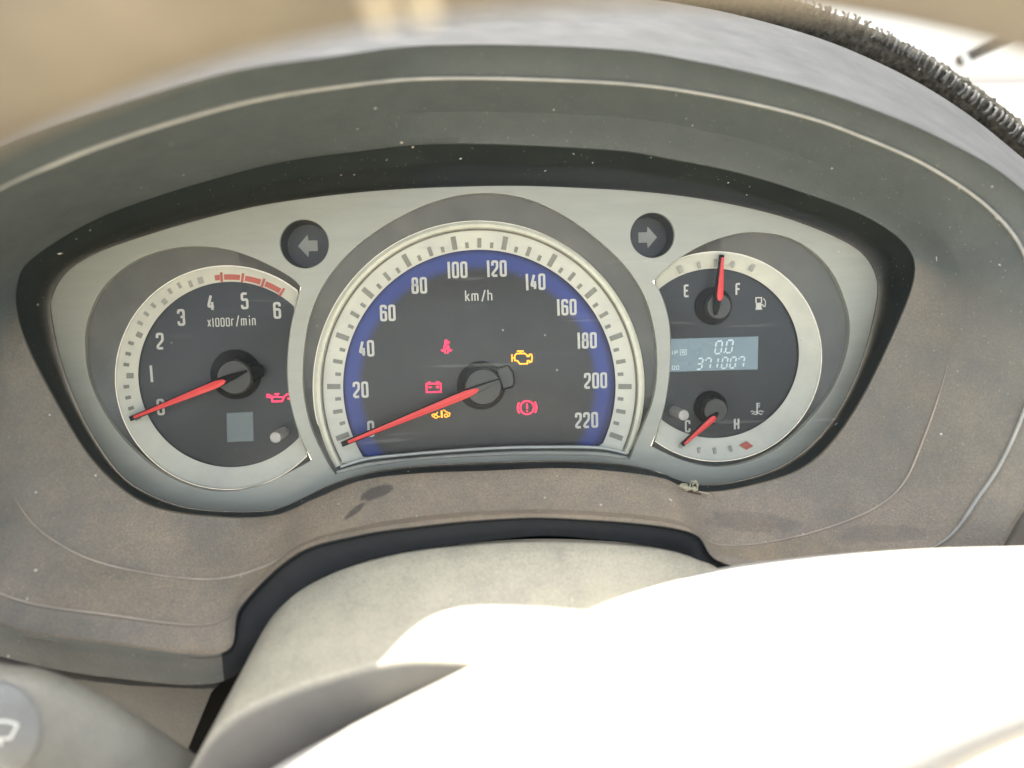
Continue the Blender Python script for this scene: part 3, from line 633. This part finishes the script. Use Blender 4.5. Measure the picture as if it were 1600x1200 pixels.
flat('trip_lettering', merge(text('IP', 5.2, 6.8, 1.1, 1.3), ), 1054.5, 551, ZD+.0006, 'lcdink', fuel)
flat('trip_lettering', merge(wire([(-4.8, -4), (4.8, -4), (4.8, 4), (-4.8, 4)], .9, True), glyph('A', 5, 5.5, 1, -2.5, -2.75)), 1067.5, 550.5, ZD+.0006, 'lcdink', fuel)
flat('odometer_lettering', text('DO', 5.2, 6.8, 1.1, 1.3), 1055.5, 574.5, ZD+.0006, 'lcdink', fuel)
knob(fuel, 1053, 642, .0021)

# --- turn signal wells
for c, flip in zip(HOLES, (1, -1)):
    o = P(c[0], c[1], 0); r = c[2]*PX
    well = lathe(cluster, 'turn_signal_lamp', o, [(r+.0006, -.0012), (r*.995, -.0016), (r*.90, -.0092), (.0002, -.0094)], 'wellblack', 48, False)
    f_ = o+Vector((0, 0, -.0091)); arrow = [(-16*flip, 0), (-1*flip, 17), (0, 8), (13.5*flip, 8), (13.5*flip, -8), (0, -8), (-1*flip, -17)]
    V = [f_+Vector((x*PX*1.03, y*PX*1.03, .0)) for x, y in arrow]
    mesh('arrow', V, [tuple(range(7))], 'greyprint', well, 0)

# ------------------------------------------------------------------ steering column cover
column = thing('steering_column_cover', 'dusty beige-grey steering column cover below the speedometer', 'column cover', P(800, 1250, .05))
Bk = [(330,1330),(350,1150),(398,1010),(446,942),(512,901),(600,872),(700,856),(850,847),(1000,855),(1080,871),(1135,900),(1200,1000),(1250,1150),(1270,1330)]
Fr = [(225,1440),(262,1290),(300,1196),(340,1138),(400,1098),(500,1060),(630,1030),(800,1036),(960,1034),(1080,1040),(1180,1050),(1280,1150),(1330,1280),(1350,1440)]
Fl = [(235,1540),(300,1420),(350,1330),(400,1270),(470,1222),(560,1185),(680,1150),(820,1130),(960,1125),(1080,1135),(1170,1170),(1260,1260),(1310,1380),(1330,1540)]
bk, fr, fl = [spline([(float(a), float(b)) for a, b in x], 8, False) for x in (Bk, Fr, Fl)]
def mixl(a, b, t, z): return [P(p[0]+(q[0]-p[0])*t, p[1]+(q[1]-p[1])*t, z) for p, q in zip(a, b)]
rows = [mixl(bk, fr, -.03, .012), mixl(bk, fr, -.01, .044), mixl(bk, fr, .005, .0462)]+[mixl(bk, fr, t, .0465+(.090-.0465)*(1-(1-t)**1.1)) for t in (.12, .3, .5, .7, .86, .94)]
rows += [mixl(bk, fr, .985, .0905), mixl(fr, fl, .03, .0915), mixl(fr, fl, .12, .0915), mixl(fr, fl, .5, .090), mixl(fr, fl, 1, .086)]
mesh('upper_cover', *grid(rows), 'column', column, 60)

# ------------------------------------------------------------------ steering wheel
TOP = CAMPT((1010-800)/FPX*.083, (600+252)/FPX*.083, .083)
dn = RC @ Vector((0.0, -math.cos(R(10)), -math.sin(R(10)))); xr = RC @ Vector((1, 0, 0))
WC = TOP+dn*.19
wheel = thing('steering_wheel', 'tan leather steering wheel rim with sun-bleached grey spoke crossing below the dials', 'steering wheel', WC)
ax = xr.cross(-dn).normalized()
N1, N2, rt = 144, 20, .0155; rows = []
for i in range(N1):
    a = 2*math.pi*i/N1; rd = xr*math.sin(a)-dn*math.cos(a)
    rows.append([WC+rd*.19+(rd*math.cos(2*math.pi*k/N2)+ax*math.sin(2*math.pi*k/N2))*rt for k in range(N2)])
rows.append(rows[0]); rimo = mesh('rim', *grid(rows, True), 'leather', wheel, 80)
for (u, v) in ((592, 4), (661, 0)):
    d = _ray(u, v); best = None
    for i in range(4000):
        t = .06+i*.00002; p = CAMP+d.normalized()*t; rel = p-WC; h = rel.dot(ax); inpl = rel-ax*h
        if math.hypot(inpl.length-.19, h) <= rt: best = p; break
    if best is None: continue
    rel = best-WC; rd = (rel-ax*rel.dot(ax)).normalized(); cc = WC+rd*.19; e = (best-cc).normalized(); tg = rd.cross(ax)
    path = []
    for k in range(-4, 5):
        a = k*.045; n_ = (e*math.cos(a)+e.cross(tg).normalized()*math.sin(a)); path.append(cc+n_*(rt+.0004-.0002*abs(k)/4))
    mesh('stitch', *tube(path, .0011, 8), 'stitch', rimo, 60)
E0 = [(250,1345,500),(330,1272,500),(430,1198,500),(560,1128,500),(700,1058,520),(820,1000,520),(950,940,520),(1050,908,500),(1140,885,480),(1300,866,430),(1450,857,365),(1600,853,298),(1760,850,262),(1950,850,235)]
e0 = spline([tuple(map(float, p)) for p in E0], 8, False)
prof = [(.05, .050), (.0, .060), (0.0, .0665), (.012, .0715), (.06, .0800), (.18, .0935), (.35, .105), (.55, .115), (.8, .1245), (.95, .1275), (1.0, .125), (1.01, .118), (.97, .100), (.5, .070)]
def padz(u): q = min(1, max(0, (1120-u)/260)); return .034*q*q*(3-2*q)
rows = [[P(p[0], p[1]+p[2]*t, z+padz(p[0])*(1-.55*t)) for p in e0] for t, z in prof]
mesh('hub_spoke', *grid(rows, False, False), 'pad', wheel, 60, 'pale grey hub and spoke bleached white by sun')
# spokes out of frame tying the hub to the rim
for a in (-118, 62+20):
    rd = xr*math.sin(R(a))-dn*math.cos(R(a)); tg = rd.cross(ax); rows = []
    hub = P(900, 1400, .10) if a < 0 else P(1900, 960, .105); end = WC+rd*.19
    for k in range(7):
        t = k/6; c_ = hub.lerp(end, t); wv = .03-.012*t
        rows.append([c_+tg*wv, c_+ax*.006, c_-tg*wv, c_-ax*.006])
    mesh('spoke', *grid(rows, True, True), 'pad', wheel, 60)

# ------------------------------------------------------------------ wiper stalk
stalk = thing('wiper_stalk', 'grey wiper stalk with white wiper symbol beside the column cover', 'stalk', P(330, 1220, .06))
secs = [(-260,1150,.082,118),(-150,1146,.084,122),(-60,1143,.086,118),(0,1142,.087,106),(60,1151,.087,108),(110,1164,.086,104),(170,1185,.084,96),(240,1215,.080,82),(310,1246,.074,66),(380,1280,.066,52),(450,1310,.056,44)]
secs = spline([tuple(map(float, s)) for s in secs], 4, False)
rows = []
for u, v, z, h in secs:
    c_ = P(u, v, z); r = h*PX*(DIST-z)/DIST
    rows.append([c_+Vector((0, math.sin(2*math.pi*k/24)*r, math.cos(2*math.pi*k/24)*r*.55)) for k in range(24)])
lever = mesh('lever', *grid(rows, True, True), 'stalk', stalk, 60)
sec_c = [(P(*s[:3]), s[3]*PX*(DIST-s[2])/DIST) for s in secs]
def onstalk(u, v, lift=.0004):
    d = _ray(u, v).normalized(); t = .15
    def inside(t):
        p = CAMP+d*t
        for (a, ra_), (b, rb_) in zip(sec_c, sec_c[1:]):
            if a.x <= p.x <= b.x:
                q = (p.x-a.x)/(b.x-a.x); c_ = a.lerp(b, q); r = ra_+(rb_-ra_)*q
                return ((p.y-c_.y)/r)**2+((p.z-c_.z)/(r*.55))**2 <= 1
        return False
    while t < .34 and not inside(t): t += .0006
    lo, hi = t-.0006, t
    for _ in range(7):
        mid = (lo+hi)/2
        if inside(mid): hi = mid
        else: lo = mid
    return CAMP+d*hi+Vector((0, 0, lift))
knob_rows = []
for q, lf in ((1.0, -.0004), (.97, .0007), (.9, .0011), (.6, .0012), (.3, .0012), (.02, .0012)):
    knob_rows.append([onstalk(-8+76*q*math.cos(2*math.pi*k/28), 1138+76*q*math.sin(2*math.pi*k/28), lf) for k in range(28)])
mesh('end_knob', *grid(knob_rows, True), 'stalkknob', stalk, 60, 'paler grey round end of the stalk')
def sym(pts, w, closed=False):
    v, f = wire(pts, w, closed, 3); return [onstalk(p.x, p.y, .0016) for p in v], f
mesh('wiper_symbol', *merge(sym([(-20,1128),(-6,1123),(14,1122),(33,1127),(21,1149),(0,1150),(-14,1148)], 4.6, True), sym([(0,1146),(8,1160)], 4.6)), 'whiteprint', stalk, 0, 'white windscreen wiper symbol')

# ------------------------------------------------------------------ woven mat on the dash top, wiper outside
matt = thing('dashboard_mat', 'dark woven dashboard mat with pale stitched edge along the windscreen', 'mat', P(1350, 90, -.06))
path = [(620,-60),(760,-62),(880,-52),(1000,-30),(1100,-9),(1200,17),(1300,50),(1400,92),(1500,152),(1600,232),(1700,330),(1800,440)]
pth2 = [P(u, v, -.055) for u, v in spline([tuple(map(float, p)) for p in path], 24, False)]
V, F = tube(pth2, .0072, 28, True)
V = [Vector(p)+Vector((random.uniform(-1, 1), random.uniform(-1, 1), random.uniform(-1, 1)))*.0008 for p in V]
roll = mesh('mat_roll', V, F, 'mat', matt, 80)
spath = spline([tuple(map(float, p)) for p in [(1180,-26),(1275,6),(1325,22),(1375,46),(1450,92),(1550,166),(1600,208),(1660,262)]], 30, False)
acc = 0; last = None; sm = None
for a, b in zip(spath, spath[1:]):
    acc += math.hypot(b[0]-a[0], b[1]-a[1])
    if acc >= 8.5:
        acc = 0; c_ = P(a[0]+random.uniform(-1.5, 1.5), a[1]+9+random.uniform(-2, 2), -.0475); tdir = (P(*b, -.0475)-P(*a, -.0475)).normalized(); nrm = Vector((-tdir.y, tdir.x, 0))
        lean = random.uniform(-1.4, .8)
        pt = [c_+nrm*(random.uniform(.0020, .0032)*math.cos(R(k*22)))+tdir*(.0012*lean*math.sin(R(k*22)))+Vector((0, 0, .0019*math.sin(R(k*22)))) for k in range(0, 9)]
        mesh('edge_stitch', *tube(pt, random.uniform(.0004, .0008), 6), 'matstitch', roll, 60)
wip = thing('windscreen_wiper', 'black blade end outside the bright windscreen, beyond the stitched mat', 'wiper', P(1500, 92, -.45))
a_, b_ = P(1499, 94, -.45), P(1680, -6, -.45); d = (b_-a_).normalized(); s_ = Vector((-d.y, d.x, 0)); rows = []
for t in (0, .02, .5, 1):
    cc = a_.lerp(b_, t); wv = .0068 if t > 0 else .0058; rows.append([cc+s_*wv, cc+s_*wv*.6+Vector((0, 0, .006)), cc-s_*wv+Vector((0, 0, .004)), cc-s_*wv-Vector((0, 0, .006)), cc+s_*wv*.4-Vector((0, 0, .008))])
mesh('blade', *grid(rows, True, True), 'wiper', wip, 20)
c_ = a_; rows = [[c_+s_*.004-d*.001+Vector((0, 0, .0065)), c_-s_*.0075-d*.001+Vector((0, 0, .0065))], [c_+s_*.004+d*.0045+Vector((0, 0, .0075)), c_-s_*.0075+d*.0045+Vector((0, 0, .0075))], [c_+s_*.004+d*.0045, c_-s_*.0075+d*.0045]]
mesh('end_clip', *grid(rows), 'chrome', wip, 0)

# ------------------------------------------------------------------ dried husk lodged under the bezel
husk = thing('dried_insect_husk', 'tiny straw-coloured insect husk stuck at the lower rim under the fuel gauge', 'insect', P(1080, 767, .018))
def blob(c, ax_, r, n=8, m_=6, jit=.18):
    d = (ax_[1]-ax_[0]); rows = []
    for i in range(m_+1):
        t = i/m_; rr = r*math.sin(math.pi*(.06+.88*t)); cc = ax_[0].lerp(ax_[1], t)
        rows.append([cc+Vector((random.uniform(-1, 1)*r*jit*.5, math.cos(2*math.pi*k/n)*rr*(1+random.uniform(-jit, jit)), math.sin(2*math.pi*k/n)*rr)) for k in range(n)])
    return grid(rows, True, True)
mesh('body', *blob(None, (P(1062, 760, .0195), P(1080, 764, .0205)), .0013), 'husk', husk, 0)
mesh('head', *blob(None, (P(1079, 763, .0203), P(1091, 765, .0205)), .0011), 'husk', husk, 0)
mesh('wing', [P(1068, 769, .0195), P(1084, 772, .020), P(1099, 776, .020), P(1094, 770, .0205), P(1080, 767, .021)], [(0, 1, 2, 3, 4)], 'huskbrown', husk, 0)
for pts in ([(1060,760),(1066,756),(1074,757)], [(1078,762),(1080,752),(1087,754),(1090,763)], [(1082,758),(1088,752),(1091,760)], [(1092,768),(1100,770),(1108,772)], [(1088,764),(1091,758),(1086,750)]):
    mesh('leg', *tube([P(u, v, .021+random.uniform(-.0004, .001)) for u, v in spline([tuple(map(float, p)) for p in pts], 4, False)], .00022, 5), 'husk', husk, 60)

# ------------------------------------------------------------------ lint and dust flakes lying on the hood and the black wall
lv, lf = [], []
vis_rows = hood_rows[2:-1]
wall_rows = [wl(.2, .0034), wl(.45, .0085), wl(.7, .0129), wl(.9, .0165)]
for k in range(54):
    rws = wall_rows if k % 3 == 0 else vis_rows
    i = random.randrange(len(rws)-1); n_ = len(rws[0]); j = random.randrange(n_); a = rws[i][j]; b = rws[i+1][j]; c = rws[i][(j+1) % n_]
    p = a.lerp(b, random.random()); nn = (b-a).cross(c-a).normalized()
    if nn.dot(CAMP-p) < 0: nn = -nn
    t1 = (b-a).normalized(); t2 = nn.cross(t1); an = random.uniform(0, 6.28); e1 = t1*math.cos(an)+t2*math.sin(an); e2 = nn.cross(e1)
    ln = random.choice((.0003, .0003, .0004, .0005, .0010)); wd = random.uniform(.00013, .00024); q = p+nn*.00025; o_ = len(lv)
    lv += [q-e1*ln-e2*wd, q-e1*ln*.1-e2*wd*1.3, q+e1*ln-e2*wd*.3, q+e1*ln*.9+e2*wd*.5, q+e1*ln*.1+e2*wd+nn*.0002, q-e1*ln*.8+e2*wd*.6]
    lf += [(o_, o_+1, o_+4, o_+5), (o_+1, o_+2, o_+3, o_+4)]
lint = thing('lint', 'pale flecks of lint and dust scattered over the dark hood', 'lint', P(748, 200, .02))
lint['kind'] = 'stuff'
mesh('flecks', lv, lf, 'whiteprint', lint, 0)['kind'] = 'stuff'
